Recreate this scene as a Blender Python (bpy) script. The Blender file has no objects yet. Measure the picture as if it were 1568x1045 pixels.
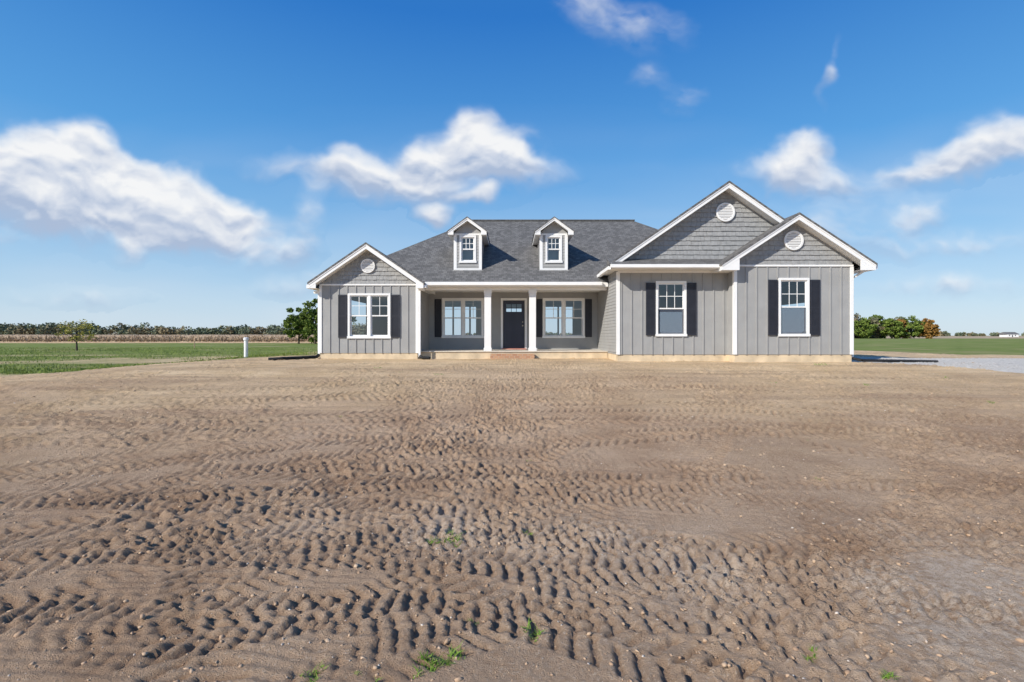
import bpy, math, random
import numpy as np
from mathutils import Vector
random.seed(7); rng=np.random.default_rng(7)
scene=bpy.context.scene
R=math.radians
# ------------------------------------------------------------ node helpers
def newmat(name):
    m=bpy.data.materials.new(name); m.use_nodes=True
    nt=m.node_tree; b=nt.nodes['Principled BSDF']
    return m,nt,b
def N(nt,t,**k):
    n=nt.nodes.new(t)
    for a,v in k.items():
        if hasattr(n,a): setattr(n,a,v)
    return n
def mixc(nt,fac,a,b,bt='MIX'):
    n=nt.nodes.new('ShaderNodeMix'); n.data_type='RGBA'; n.blend_type=bt
    for s,v in ((0,fac),(6,a),(7,b)):
        if isinstance(v,(int,float)): n.inputs[s].default_value=v
        elif isinstance(v,tuple): n.inputs[s].default_value=v if len(v)==4 else (*v,1)
        else: nt.links.new(v,n.inputs[s])
    return n.outputs[2]
def mth(nt,op,a,b=None,c=None,clamp=False):
    n=nt.nodes.new('ShaderNodeMath'); n.operation=op; n.use_clamp=clamp
    for i,v in enumerate((a,b,c)):
        if v is None: continue
        if isinstance(v,(int,float)): n.inputs[i].default_value=v
        else: nt.links.new(v,n.inputs[i])
    return n.outputs[0]
def noise(nt,vec,scale,detail=4,rough=.55,out=0):
    n=nt.nodes.new('ShaderNodeTexNoise'); n.inputs['Scale'].default_value=scale
    n.inputs['Detail'].default_value=detail; n.inputs['Roughness'].default_value=rough
    if vec is not None: nt.links.new(vec,n.inputs['Vector'])
    return n.outputs[out]
def mrange(nt,v,a,b,c=0,d=1,smooth=False):
    n=nt.nodes.new('ShaderNodeMapRange')
    if smooth: n.interpolation_type='SMOOTHSTEP'
    nt.links.new(v,n.inputs[0])
    for i,x in zip((1,2,3,4),(a,b,c,d)): n.inputs[i].default_value=x
    return n.outputs[0]
def bump(nt,b,h,dist,strength=1):
    n=nt.nodes.new('ShaderNodeBump'); n.inputs['Distance'].default_value=dist; n.inputs['Strength'].default_value=strength
    nt.links.new(h,n.inputs['Height']); nt.links.new(n.outputs[0],b.inputs['Normal'])
def objco(nt):
    return nt.nodes.new('ShaderNodeTexCoord').outputs['Object']
def simple(name,col,rough=.6,var=.12,scale=3,bmp=0,bscale=60,spec=.4):
    m,nt,b=newmat(name); co=objco(nt)
    f=noise(nt,co,scale,5)
    f=mrange(nt,f,.3,.7)
    c=mixc(nt,f,tuple(x*(1-var) for x in col),tuple(min(1,x*(1+var)) for x in col))
    nt.links.new(c,b.inputs['Base Color']); b.inputs['Roughness'].default_value=rough
    b.inputs['Specular IOR Level'].default_value=spec
    if bmp: bump(nt,b,noise(nt,co,bscale,4),bmp)
    return m
M_side=simple('siding_gray',(.345,.345,.340),.6,.06,2.2,.002,90,.3)
M_shake=simple('shake_gray',(.32,.322,.32),.65,.16,9,.004,70,.3)
M_white=simple('white_trim',(.83,.83,.82),.45,.03,2)
M_soffit=simple('soffit_white',(.75,.75,.73),.6,.04,3)
M_found=simple('foundation_concrete',(.64,.52,.36),.85,.2,2.5,.004,40)
M_shut=simple('shutter_dark',(.026,.028,.038),.5,.15,4)
M_door=simple('door_paint',(.035,.04,.062),.4,.1,2)
M_int=simple('interior_wall',(.6,.59,.57),.8,.04,1)
M_floor=simple('interior_floor',(.25,.19,.14),.5,.2,3)
M_blackpipe=simple('black_plastic',(.015,.015,.016),.5,.2,6)
M_pvc=simple('white_pvc',(.8,.8,.8),.35,.03,3)
M_vback=simple('vent_backing_gray',(.35,.35,.35),.8,.1,3)  # plain gray of the backing disc behind the vent louvers
M_metal=simple('hardware_metal',(.5,.45,.35),.3,.05,3)
M_bark=simple('bark',(.09,.07,.05),.9,.3,6,.02,20)
M_steel=simple('stake_wood',(.45,.3,.2),.8,.2,8)
def mk_glass():
    m=bpy.data.materials.new('window_glass'); m.use_nodes=True; nt=m.node_tree; nt.nodes.clear()
    o=nt.nodes.new('ShaderNodeOutputMaterial'); t=nt.nodes.new('ShaderNodeBsdfTransparent'); t.inputs[0].default_value=(.78,.84,.88,1)
    g=nt.nodes.new('ShaderNodeBsdfGlossy'); g.inputs['Roughness'].default_value=.01
    fr=nt.nodes.new('ShaderNodeFresnel'); fr.inputs[0].default_value=1.5
    f=mth(nt,'ADD',mth(nt,'MULTIPLY',fr.outputs[0],1.5),.06)
    mx=nt.nodes.new('ShaderNodeMixShader'); nt.links.new(f,mx.inputs[0]); nt.links.new(t.outputs[0],mx.inputs[1]); nt.links.new(g.outputs[0],mx.inputs[2])
    nt.links.new(mx.outputs[0],o.inputs[0]); return m
M_glass=mk_glass()
def mk_screen():
    m=bpy.data.materials.new('insect_screen'); m.use_nodes=True; nt=m.node_tree; nt.nodes.clear()
    o=nt.nodes.new('ShaderNodeOutputMaterial'); t=nt.nodes.new('ShaderNodeBsdfTransparent')
    g=nt.nodes.new('ShaderNodeBsdfDiffuse'); g.inputs[0].default_value=(.08,.095,.13,1)
    mx=nt.nodes.new('ShaderNodeMixShader'); mx.inputs[0].default_value=.72
    nt.links.new(t.outputs[0],mx.inputs[1]); nt.links.new(g.outputs[0],mx.inputs[2]); nt.links.new(mx.outputs[0],o.inputs[0]); return m
M_screen=mk_screen()
def mk_shingle():
    m,nt,b=newmat('asphalt_shingle'); uv=nt.nodes.new('ShaderNodeUVMap').outputs[0]
    br=nt.nodes.new('ShaderNodeTexBrick'); nt.links.new(uv,br.inputs['Vector'])
    br.inputs['Scale'].default_value=1; br.inputs['Brick Width'].default_value=.17; br.inputs['Row Height'].default_value=.14
    br.offset=.37
    br.inputs['Mortar Size'].default_value=.006; br.inputs['Mortar Smooth'].default_value=.4
    br.inputs['Color1'].default_value=(.125,.122,.120,1); br.inputs['Color2'].default_value=(.205,.20,.195,1); br.inputs['Mortar'].default_value=(.075,.074,.073,1)
    br.inputs['Bias'].default_value=-.1
    big=mrange(nt,noise(nt,uv,2.5,3),.3,.7,.93,1.07)
    c=mixc(nt,1.0,br.outputs['Color'],big,'MULTIPLY')
    g=mrange(nt,noise(nt,uv,60,3),.3,.7,.6,1.4)
    c=mixc(nt,1.0,c,g,'MULTIPLY')
    nt.links.new(c,b.inputs['Base Color']); b.inputs['Roughness'].default_value=.9; b.inputs['Specular IOR Level'].default_value=.25
    h=mth(nt,'SUBTRACT',mth(nt,'MULTIPLY',noise(nt,uv,70,3),.4),br.outputs['Fac'])
    bump(nt,b,h,.012); return m
M_shingle=mk_shingle()
def mk_brick():
    m,nt,b=newmat('step_brick'); uv=nt.nodes.new('ShaderNodeUVMap').outputs[0]
    br=nt.nodes.new('ShaderNodeTexBrick'); nt.links.new(uv,br.inputs['Vector'])
    br.inputs['Scale'].default_value=1; br.inputs['Brick Width'].default_value=.2; br.inputs['Row Height'].default_value=.075
    br.inputs['Mortar Size'].default_value=.008
    br.inputs['Color1'].default_value=(.42,.19,.10,1); br.inputs['Color2'].default_value=(.55,.30,.16,1); br.inputs['Mortar'].default_value=(.5,.42,.33,1)
    nt.links.new(br.outputs['Color'],b.inputs['Base Color']); b.inputs['Roughness'].default_value=.9
    bump(nt,b,mth(nt,'SUBTRACT',1,br.outputs['Fac']),.006); return m
M_brick=mk_brick()
def mk_leaf(name,c1,c2,c3=None):
    m,nt,b=newmat(name); g=nt.nodes.new('ShaderNodeNewGeometry')
    c=mixc(nt,g.outputs['Random Per Island'],c1,c2)
    if c3:
        f=mrange(nt,noise(nt,objco(nt),.05,2),.5,.62); c=mixc(nt,f,c,c3)
    nt.links.new(c,b.inputs['Base Color']); b.inputs['Roughness'].default_value=.7; b.inputs['Specular IOR Level'].default_value=.2
    return m
M_leaf=mk_leaf('leaf_green',(.06,.10,.018),(.20,.26,.05))
M_leafY=mk_leaf('leaf_yellow',(.22,.21,.04),(.46,.40,.09))
M_leafO=mk_leaf('leaf_orange',(.17,.10,.025),(.34,.18,.05))
M_far=mk_leaf('leaf_far_hazy',(.11,.14,.09),(.19,.215,.13),(.25,.205,.12))  # far foliage with autumn hue; distance haze put into the base colour
M_corn=mk_leaf('corn_dry',(.33,.23,.15),(.48,.36,.24))
M_grass=mk_leaf('grass_blade',(.13,.18,.03),(.27,.33,.07))
M_weed=mk_leaf('weed_leaf',(.10,.20,.02),(.26,.38,.06))

# ------------------------------------------------------------ mesh builder
def new_empty(name):
    e=bpy.data.objects.new(name,None); scene.collection.objects.link(e); return e
class MB:
    def __init__(s): s.v=[];s.f=[]
    def poly(s,pts):
        n=len(s.v); s.v+= [tuple(p) for p in pts]; s.f.append(tuple(range(n,n+len(pts))))
    def box(s,x0,x1,y0,y1,z0,z1):
        n=len(s.v)
        s.v+=[(x0,y0,z0),(x1,y0,z0),(x1,y1,z0),(x0,y1,z0),(x0,y0,z1),(x1,y0,z1),(x1,y1,z1),(x0,y1,z1)]
        for f in ((3,2,1,0),(4,5,6,7),(0,1,5,4),(1,2,6,5),(2,3,7,6),(3,0,4,7)): s.f.append(tuple(n+i for i in f))
    def prism(s,pts,y0,y1):
        k=len(pts); n=len(s.v)
        s.v+=[(p[0],y0,p[1]) for p in pts]+[(p[0],y1,p[1]) for p in pts]
        s.f.append(tuple(range(n,n+k))); s.f.append(tuple(range(n+2*k-1,n+k-1,-1)))
        for i in range(k):
            j=(i+1)%k; s.f.append((n+i,n+k+i,n+k+j,n+j))
    def tube(s,p0,p1,r0,r1,k=8,cap=True):
        p0=Vector(p0);p1=Vector(p1);d=(p1-p0).normalized()
        a=d.orthogonal().normalized(); b=d.cross(a); n=len(s.v)
        for p,r in ((p0,r0),(p1,r1)):
            for i in range(k):
                t=2*math.pi*i/k; s.v.append(tuple(p+a*(r*math.cos(t))+b*(r*math.sin(t))))
        for i in range(k):
            j=(i+1)%k; s.f.append((n+i,n+j,n+k+j,n+k+i))
        if cap: s.f.append(tuple(range(n+k-1,n-1,-1))); s.f.append(tuple(range(n+k,n+2*k)))
    def build(s,name,mat,parent=None,uv=True,smooth=False,bevel=0):
        me=bpy.data.meshes.new(name); me.from_pydata(s.v,[],s.f); me.update()
        if uv:
            l=me.uv_layers.new(name='UVMap'); Z=Vector((0,0,1))
            for p in me.polygons:
                n=p.normal; t=Z.cross(n)
                if t.length<1e-3: t=Vector((1,0,0))
                t.normalize(); b=n.cross(t)
                for li in p.loop_indices:
                    co=me.vertices[me.loops[li].vertex_index].co; l.data[li].uv=(co.dot(t),co.dot(b))
        me.materials.append(mat)
        if smooth:
            for p in me.polygons: p.use_smooth=True
        o=bpy.data.objects.new(name,me); scene.collection.objects.link(o)
        if parent: o.parent=parent
        if bevel:
            md=o.modifiers.new('bevel','BEVEL'); md.width=bevel; md.segments=2
        return o
house=new_empty('gray_ranch_house')
wall=MB(); lap=MB(); shake=MB(); trim=MB(); roof=MB(); soff=MB(); shut=MB(); glass=MB(); screen=MB(); inter=MB(); found=MB()
vent=MB(); ventback=MB(); gutter=MB()

def segs(a0,a1,cuts):
    out=[];c=a0
    for s,e in sorted(cuts):
        if e<=a0 or s>=a1: continue
        if s>c: out.append((c,s))
        c=max(c,e)
    if c<a1: out.append((c,a1))
    return out
def wallq(mb,axis,c,a0,a1,z0,z1,ops=()):
    zs=sorted({z0,z1,*[o[2] for o in ops],*[o[3] for o in ops]}); zs=[z for z in zs if z0<=z<=z1]
    for za,zb in zip(zs,zs[1:]):
        for s,e in segs(a0,a1,[(o[0],o[1]) for o in ops if o[2]<zb-1e-6 and o[3]>za+1e-6]):
            if axis=='x': mb.poly([(s,c,za),(e,c,za),(e,c,zb),(s,c,zb)])
            else: mb.poly([(c,s,za),(c,e,za),(c,e,zb),(c,s,zb)])
def battens(y,x0,x1,z0,z1,ops,step=.36):
    n=int((x1-x0)/step); off=((x1-x0)-n*step)/2
    for i in range(n+1):
        x=x0+off+i*step
        if x<x0+.08 or x>x1-.08: continue
        for s,e in segs(z0,z1,[(o[2],o[3]) for o in ops if o[0]-.03<x<o[1]+.03]):
            wall.box(x-.022,x+.022,y-.026,y,s,e)
def laps(axis,c,sgn,a0,a1,z0,z1,ops=(),h=.115):
    z=z0
    while z<z1-1e-4:
        zt=min(z+h,z1); zm=(z+zt)/2
        for s,e in segs(a0,a1,[(o[0],o[1]) for o in ops if o[2]<zm<o[3]]):
            b=c+sgn*.022; t=c+sgn*.006
            if axis=='x':
                lap.poly([(s,b,z),(e,b,z),(e,t,zt),(s,t,zt)]); lap.poly([(s,c,z),(e,c,z),(e,b,z),(s,b,z)])
            else:
                lap.poly([(b,s,z),(b,e,z),(t,e,zt),(t,s,zt)]); lap.poly([(c,s,z),(c,e,z),(b,e,z),(b,s,z)])
        z+=h
def window(x0,x1,z0,z1,y,units=1,cols=3,rows=2,scr=True,tw=.075):
    trim.box(x0,x0+tw,y-.04,y+.02,z0,z1); trim.box(x1-tw,x1,y-.04,y+.02,z0,z1)
    trim.box(x0+tw,x1-tw,y-.042,y+.02,z1-tw,z1); trim.box(x0-.02,x1+.02,y-.06,y+.02,z0-.012,z0+tw)
    ix0,ix1,iz0,iz1=x0+tw,x1-tw,z0+tw,z1-tw
    w=(ix1-ix0)/units
    for u in range(units):
        a=ix0+u*w; b=a+w
        if u>0:
            trim.box(a-.05,a+.05,y-.03,y+.03,iz0,iz1)
        fa=a+(.05 if u>0 else 0); fb=b-(.05 if u<units-1 else 0)
        zm=(iz0+iz1)/2; t=.045
        for (za,zb,yy) in ((zm-.02,iz1,y+.012),(iz0,zm+.02,y+.042)):
            trim.box(fa,fa+t,yy,yy+.028,za,zb); trim.box(fb-t,fb,yy,yy+.028,za,zb)
            trim.box(fa+t,fb-t,yy+.001,yy+.027,za,za+t); trim.box(fa+t,fb-t,yy+.001,yy+.027,zb-t,zb)
            glass.poly([(fa+t,yy+.014,za+t),(fb-t,yy+.014,za+t),(fb-t,yy+.014,zb-t),(fa+t,yy+.014,zb-t)])
        yy=y+.012; ga,gb=fa+t,fb-t; ha,hb=zm-.02+t,iz1-t
        for i in range(1,cols):
            x=ga+(gb-ga)*i/cols; trim.box(x-.011,x+.011,yy+.004,yy+.012,ha,hb)
        for i in range(1,rows):
            z=ha+(hb-ha)*i/rows; trim.box(ga,gb,yy+.003,yy+.011,z-.011,z+.011)
        if scr: screen.poly([(fa+.01,y+.036,iz0+.01),(fb-.01,y+.036,iz0+.01),(fb-.01,y+.036,zm-.02),(fa+.01,y+.036,zm-.02)])
    return (ix0,ix1,iz0,iz1)
def shutter(x0,x1,z0,z1,y):
    t=.05; yf=y-.05
    shut.box(x0,x0+t,yf,y-.027,z0,z1); shut.box(x1-t,x1,yf,y-.027,z0,z1)
    for z in (z0,(z0+z1)/2-.03,z1-.07): shut.box(x0+t,x1-t,yf+.001,y-.027,z,z+.07)
    shut.box(x0+t,x1-t,y-.032,y-.028,z0+.07,z1-.07)
    z=z0+.08
    while z<z1-.1:
        if not ((z0+z1)/2-.06<z<(z0+z1)/2+.04):
            shut.prism([(x0+t,z),(x1-t,z),(x1-t,z+.028),(x0+t,z+.028)],yf+.008,y-.033)
        z+=.042
def shakes(xc,m,zp,z0,y,xmin=None,xmax=None):
    h=.165; z=z0; r=0
    while z<zp-.12:
        w=(zp-.06-(z+h*.6))/m
        if w<=.03: break
        x=xc-w; xe=xc+w
        if xmin is not None: x=max(x,xmin)
        if xmax is not None: xe=min(xe,xmax)
        while x<xe-.02:
            ww=random.uniform(.11,.24); b=min(x+ww,xe); o=.026+random.uniform(0,.014); dz=random.uniform(0,.014)
            p=[(x+.003,y-o,z-dz),(b-.003,y-o,z-dz),(b-.003,y-.004,z+h),(x+.003,y-.004,z+h)]
            shake.poly(p); shake.poly([(x+.003,y,z-dz),(b-.003,y,z-dz),p[1],p[0]])
            shake.poly([(x+.003,y,z-dz),p[0],p[3]]); shake.poly([(b-.003,y,z-dz),p[2],p[1]])
            x=b
        z+=h; r+=1
def roundvent(x,z,r,y):
    k=40; n=len(vent.v); prof=[(r,0),(r,-.05),(r*.82,-.055),(r*.78,-.02)]
    for i in range(k):
        t=2*math.pi*i/k
        for rr,dy in prof: vent.v.append((x+rr*math.cos(t),y+dy,z+rr*math.sin(t)))
    q=len(prof)
    for i in range(k):
        j=(i+1)%k
        for a in range(q-1): vent.f.append((n+i*q+a,n+i*q+a+1,n+j*q+a+1,n+j*q+a))
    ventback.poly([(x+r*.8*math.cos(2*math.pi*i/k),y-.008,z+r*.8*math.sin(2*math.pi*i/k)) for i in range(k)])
    zz=-r*.74
    while zz<r*.72:
        w=math.sqrt(max(0,(r*.79)**2-(zz+.02)**2))
        if w>.03: vent.prism([(x-w,z+zz),(x+w,z+zz),(x+w,z+zz+.036),(x-w,z+zz+.036)],y-.045,y-.02)
        zz+=.055
def gable_roof(xc,half,zp,ze,y0,y1,wx0,wx1,ywall,rake=.21,th=.07,ret=True):
    m=(zp-ze)/half
    for sg in (-1,1):
        e=xc+sg*(half+.03); zee=ze-m*.03
        a=[(xc,y0-.03,zp),(e,y0-.03,zee),(e,y1,zee),(xc,y1,zp)]
        b=[(p[0],p[1],p[2]-th) for p in a]
        if sg>0: a=a[::-1]; b=b[::-1]
        roof.poly(a)
        for i in range(4):
            j=(i+1)%4; roof.poly([a[i],b[i],b[j],a[j]])
        o=.03; x1=xc+sg*half
        pts=[(xc,zp-o),(x1,ze-o),(x1,ze-o-rake),(xc,zp-o-rake)]
        if sg>0: pts=pts[::-1]
        trim.prism(pts,y0,y0+.03)
        pts=[(xc,zp-o),(x1,ze-o),(x1,ze-o-rake*.42),(xc,zp-o-rake*.42)]
        if sg>0: pts=pts[::-1]
        trim.prism(pts,y0-.018,y0)
        q=[(xc,y0+.03,zp-o-rake+.03),(x1,y0+.03,ze-o-rake+.03),(x1,ywall,ze-o-rake+.03),(xc,ywall,zp-o-rake+.03)]
        soff.poly(q)
        zf=ze-o-rake
        if sg<0: trim.box(x1,x1+.025,y0+.03,y1,zf,ze-.05)
        else: trim.box(x1-.025,x1,y0+.03,y1,zf,ze-.05)
        wx=wx0 if sg<0 else wx1
        soff.poly([(x1,y0+.031,zf+.012),(wx,y0+.031,zf+.012),(wx,y1,zf+.012),(x1,y1,zf+.012)])
        if ret:
            zz=zp-o-rake+.02-m*abs(wx-xc)
            pts=[(x1,zf),(wx,zf),(wx,zz)]
            if sg>0: pts=pts[::-1]
            trim.prism(pts,y0+.004,y0+.028)
    return m
def downspout(x,y,z0,z1):
    gutter.box(x-.04,x+.04,y-.035,y+.035,z0,z1)

# ================= LEFT WING  y=18.4
y=18.4; zf=.93; zb=3.5
op=window(-6.24,-4.62,1.50,3.20,y,2,2,2,False)
wallq(wall,'x',y,-7.31,-3.58,zf,zb,[op]); battens(y,-7.31,-3.58,zf,zb,[(-6.24,-4.62,1.5,3.2)],.33)
shutter(-6.60,-6.27,1.52,3.15,y); shutter(-4.59,-4.26,1.52,3.15,y)
m=gable_roof(-5.44,2.14,5.07,3.60,18.0,21.0,-7.31,-3.58,y)
wall.poly([(-7.31,y,zb),(-3.58,y,zb),(-3.58,y,3.66),(-5.44,y,4.95),(-7.31,y,3.66)])
shakes(-5.44,m,5.0,3.56,y,-7.25,-3.64)
trim.box(-7.31,-3.58,y-.042,y-.001,3.50,3.555)
roundvent(-5.47,4.24,.27,y-.03)
for x0,x1 in ((-7.33,-7.23),(-3.66,-3.56)): trim.box(x0,x1,y-.03,y+.07,zf,3.5)
wallq(wall,'y',-7.31,18.4,28.8,zf,3.6,[(21.5,24.2,1.55,3.2)])
found.box(-7.29,-3.60,y+.02,28.7,.3,zf)
laps('y',-3.58,1,18.47,20.8,1.0,3.5)
wallq(wall,'y',-3.58,18.4,20.8,zf,3.6)
# ================= PORCH  rear wall y=20.8
y=20.8
o1=window(-3.01,-1.21,1.50,3.21,y,2,2,2,False)
o2=window(1.32,3.12,1.50,3.21,y,2,2,2,False)
od=(-.40,.56,1.0,3.12)
wallq(wall,'x',y+.001,-3.58,3.70,1.0,3.5,[o1,o2,od])
laps('x',y,-1,-3.56,3.68,1.0,3.5,[(-3.01,-1.21,1.5,3.21),(1.32,3.12,1.5,3.21),(-.48,.64,1.0,3.2)])
for a in ((-3.32,-3.03),(-1.19,-.90),(1.01,1.30),(3.14,3.43)): shutter(a[0],a[1],1.53,3.16,y)
trim.box(-.48,-.39,y-.045,y+.03,1.0,3.2); trim.box(.55,.64,y-.045,y+.03,1.0,3.2); trim.box(-.39,.55,y-.045,y+.03,3.11,3.2)
door=MB()
def door_panel():
    x0,x1,z0,z1=-.37,.53,1.03,3.09; yy=y+.01
    gz0,gz1=2.62,2.95
    door.box(x0,x0+.12,yy,yy+.04,z0,z1); door.box(x1-.12,x1,yy,yy+.04,z0,z1)
    door.box(x0+.12,x1-.12,yy,yy+.04,gz1,z1); door.box(x0+.12,x1-.12,yy,yy+.04,gz0-.12,gz0)
    door.box(x0+.12,x1-.12,yy,yy+.04,z0,z0+.2)
    door.box(.04,.12,yy,yy+.04,z0+.2,gz0-.12)
    door.box(x0+.12,.04,yy+.018,yy+.035,z0+.2,gz0-.12); door.box(.12,x1-.12,yy+.018,yy+.035,z0+.2,gz0-.12)
    door.box(x0+.08,x1-.08,yy-.03,yy,gz0-.07,gz0-.03)
    glass.poly([(x0+.12,yy+.02,gz0),(x1-.12,yy+.02,gz0),(x1-.12,yy+.02,gz1),(x0+.12,yy+.02,gz1)])
    for i in range(1,3):
        x=x0+.12+(x1-x0-.24)*i/3; door.box(x-.012,x+.012,yy+.002,yy+.018,gz0,gz1)
    zz=(gz0+gz1)/2; door.box(x0+.12,x1-.12,yy+.003,yy+.017,zz-.01,zz+.01)
door_panel(); door.build('front_door',M_door,house)
hw=MB(); hw.tube((.46,y-.06,2.02),(.46,y+.01,2.02),.03,.03,12); hw.tube((.46,y-.03,2.18),(.46,y+.01,2.18),.025,.025,12); hw.build('door_hardware',M_metal,house)
th=MB(); th.box(-.45,.61,20.5,20.78,1.002,1.05); th.build('door_threshold',simple('threshold_red',(.45,.2,.16),.7),house)
pl=MB(); pl.box(.74,.84,y-.12,y-.022,2.55,2.8); pl.build('porch_lamp',M_shut,house)
found.box(-3.58,3.70,18.72,20.79,.3,.96)
slab=MB(); slab.box(-3.577,3.697,18.68,20.798,.961,1.0); slab.build('porch_slab',simple('porch_concrete',(.62,.56,.47),.85,.1,3),house)
st=MB(); st.box(-.82,.85,18.33,18.675,.4,.90); st.box(-.82,.85,18.28,18.33,.4,.82); st.build('brick_step',M_brick,house)
soff.poly([(-3.58,18.45,3.46),(3.70,18.45,3.46),(3.70,20.8,3.46),(-3.58,20.8,3.46)])
trim.box(-3.56,3.68,18.74,18.96,3.36,3.458)
gutter.box(-3.30,3.42,18.28,18.40,3.50,3.63); trim.box(-3.56,3.66,18.40,18.43,3.46,3.64)
cols=MB()
for cx in (-.94,.80):
    cols.box(cx-.13,cx+.13,18.72,18.98,1.12,3.24); cols.box(cx-.155,cx+.155,18.695,19.005,1.001,1.12); cols.box(cx-.155,cx+.155,18.695,19.005,3.24,3.358)
    cols.box(cx-.145,cx+.145,18.705,18.995,3.16,3.2)
cols.build('porch_columns',M_white,house,bevel=.006)
# ================= MAIN HIP ROOF
ye,zr,ze=18.40,7.26,3.65; yr=23.8; xl,xr=-1.87,5.92; cl,cr=-7.27,11.32; yb=29.2
e0=(cl,ye,ze);e1=(cr,ye,ze);e2=(cr,yb,ze);e3=(cl,yb,ze);r0=(xl,yr,zr);r1=(xr,yr,zr)
for p in ([e0,e1,r1,r0],[e1,e2,r1],[e2,e3,r0,r1],[e3,e0,r0]): roof.poly(p)
roof.poly([(cl,ye,ze-.03),(cr,ye,ze-.03),e1,e0])
ridge=MB()
ridge.prism([(xl-.1,zr-.03),(xr+.1,zr-.03),(xr+.1,zr+.02),(xl-.1,zr+.02)],yr-.12,yr+.12)
ridge.build('ridge_cap',M_shingle,house)
for xc in (-1.76,1.66):
    yd=19.27; w=.54
    op=window(xc-.33,xc+.33,4.50,5.58,yd,1,3,2,False,.07)
    wallq(wall,'x',yd,xc-w,xc+w,4.0,5.62,[op]); 
    wall.poly([(xc-w,yd,5.62),(xc+w,yd,5.62),(xc+w,yd,5.7),(xc,yd,6.15),(xc-w,yd,5.7)])
    laps('x',yd-.002,-1,xc-w+.09,xc-.335,4.22,5.6); laps('x',yd-.002,-1,xc+.335,xc+w-.09,4.22,5.6); laps('x',yd-.002,-1,xc-.335,xc+.335,4.22,4.49)
    for sg in (-1,1):
        trim.box(xc+sg*(w-.04)-.06,xc+sg*(w-.04)+.06,yd-.03,yd+.03,4.15,5.60)
        wallq(wall,'y',xc+sg*w,yd,22.3,4.0,5.70); laps('y',xc+sg*w,sg,yd+.04,22.2,4.2,5.65)
    trim.box(xc-w,xc+w,yd-.028,yd,5.59,5.66)
    trim.box(xc-w,xc+w,yd-.032,yd,4.17,4.27)
    inter.poly([(xc-w,yd+.35,4.2),(xc+w,yd+.35,4.2),(xc+w,yd+.35,5.6),(xc-w,yd+.35,5.6)])
    m=gable_roof(xc,.76,6.27,5.72,18.98,22.4,xc-w,xc+w,yd,rake=.13,th=.04)
    flash=MB(); flash.box(xc-w-.05,xc+w+.05,yd-.1,yd-.01,4.14,4.175); flash.build('dormer_flashing',M_soffit,house)
# ================= RIGHT MIDDLE WING y=17.0
y=17.0
op=window(5.05,6.12,1.58,3.51,y,1,3,2,True)
wallq(wall,'x',y,3.70,7.58,zf,4.25,[op]); battens(y,3.70,7.58,zf,3.80,[(5.05,6.12,1.58,3.51)])
shutter(4.70,5.02,1.60,3.45,y); shutter(6.15,6.47,1.60,3.45,y)
m=gable_roof(7.45,4.02,6.91,4.14,16.6,29.5,3.70,11.5,y,rake=.21,ret=False)
wall.poly([(3.70,y,4.25),(11.2,y,4.25),(7.45,y,6.8)])
shakes(7.45,m,6.86,4.28,y,3.75,10.4)
roundvent(7.48,5.92,.33,y-.03)
trim.box(3.68,3.79,y-.03,y+.09,zf,3.84)
roof.poly([(3.33,16.33,4.03),(7.62,16.33,4.03),(7.62,17.0,4.30),(3.33,17.0,4.30)])
roof.poly([(3.33,16.33,3.99),(7.62,16.33,3.99),(7.62,16.33,4.03),(3.33,16.33,4.03)])
roof.poly([(3.33,16.33,4.03),(3.33,17.0,4.30),(3.33,17.0,3.9)])
trim.box(3.36,7.58,16.36,16.385,3.86,4.0); gutter.box(3.32,7.3,16.26,16.36,3.885,4.0)
soff.poly([(3.36,16.37,3.87),(7.58,16.37,3.87),(7.58,17,3.87),(3.36,17,3.87)])
trim.box(3.36,3.385,16.36,17.0,3.86,4.05)
gutter.box(3.30,3.42,17.0,18.28,3.86,3.98)
gutter.box(3.30,3.42,16.6,17.0,3.86,3.98)
gutter.box(3.30,3.42,18.28,20.2,3.84,3.96)
trim.box(3.72,7.56,y-.028,y-.001,3.80,3.87)
laps('y',3.70,-1,17.09,20.8,1.0,3.86); wallq(wall,'y',3.70,17.0,28.8,zf,4.2)
found.box(3.72,7.6,y+.02,28.7,.3,zf)
# ================= FAR RIGHT WING y=16.5
y=16.5; zf2=.95
op=window(9.08,10.13,1.58,3.56,y,1,3,2,True)
wallq(wall,'x',y,7.58,11.62,zf2,4.0,[op]); battens(y,7.58,11.62,zf2,3.95,[(9.08,10.13,1.58,3.56)])
shutter(8.72,9.05,1.60,3.50,y); shutter(10.16,10.49,1.60,3.50,y)
m=gable_roof(9.56,2.56,5.70,4.02,16.1,29.3,7.58,11.62,y,rake=.21)
wall.poly([(7.58,y,4.0),(11.62,y,4.0),(11.62,y,4.2),(9.56,y,5.6),(7.58,y,4.2)])
shakes(9.56,m,5.63,4.02,y,7.62,11.58)
trim.box(7.58,11.62,y-.042,y-.001,3.95,4.01)
roundvent(9.58,4.83,.33,y-.03)
trim.box(7.56,7.67,y-.03,y+.09,zf2,3.95); trim.box(11.53,11.64,y-.03,y+.09,zf2,3.95)
wallq(wall,'y',7.58,16.5,17.0,zf,4.2)
wallq(wall,'y',11.62,16.5,28.8,zf,4.0,[(18.3,21.4,1.7,2.9)])
found.box(7.60,11.60,y+.02,28.7,.3,zf2)
wallq(inter,'x',28.8,-7.3,11.6,zf,3.9,[(-4.4,-1.6,1.5,3.3),(2.0,4.4-.8,1.3,3.3),(-.5,.7,2.4,3.2),(8.8,10.2,1.6,3.0)])
inter.poly([(-7.3,18.45,3.47),(-3.6,18.45,3.47),(-3.6,28.8,3.47),(-7.3,28.8,3.47)])
inter.poly([(-3.6,20.81,3.47),(3.69,20.81,3.47),(3.69,28.8,3.47),(-3.6,28.8,3.47)])
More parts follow.
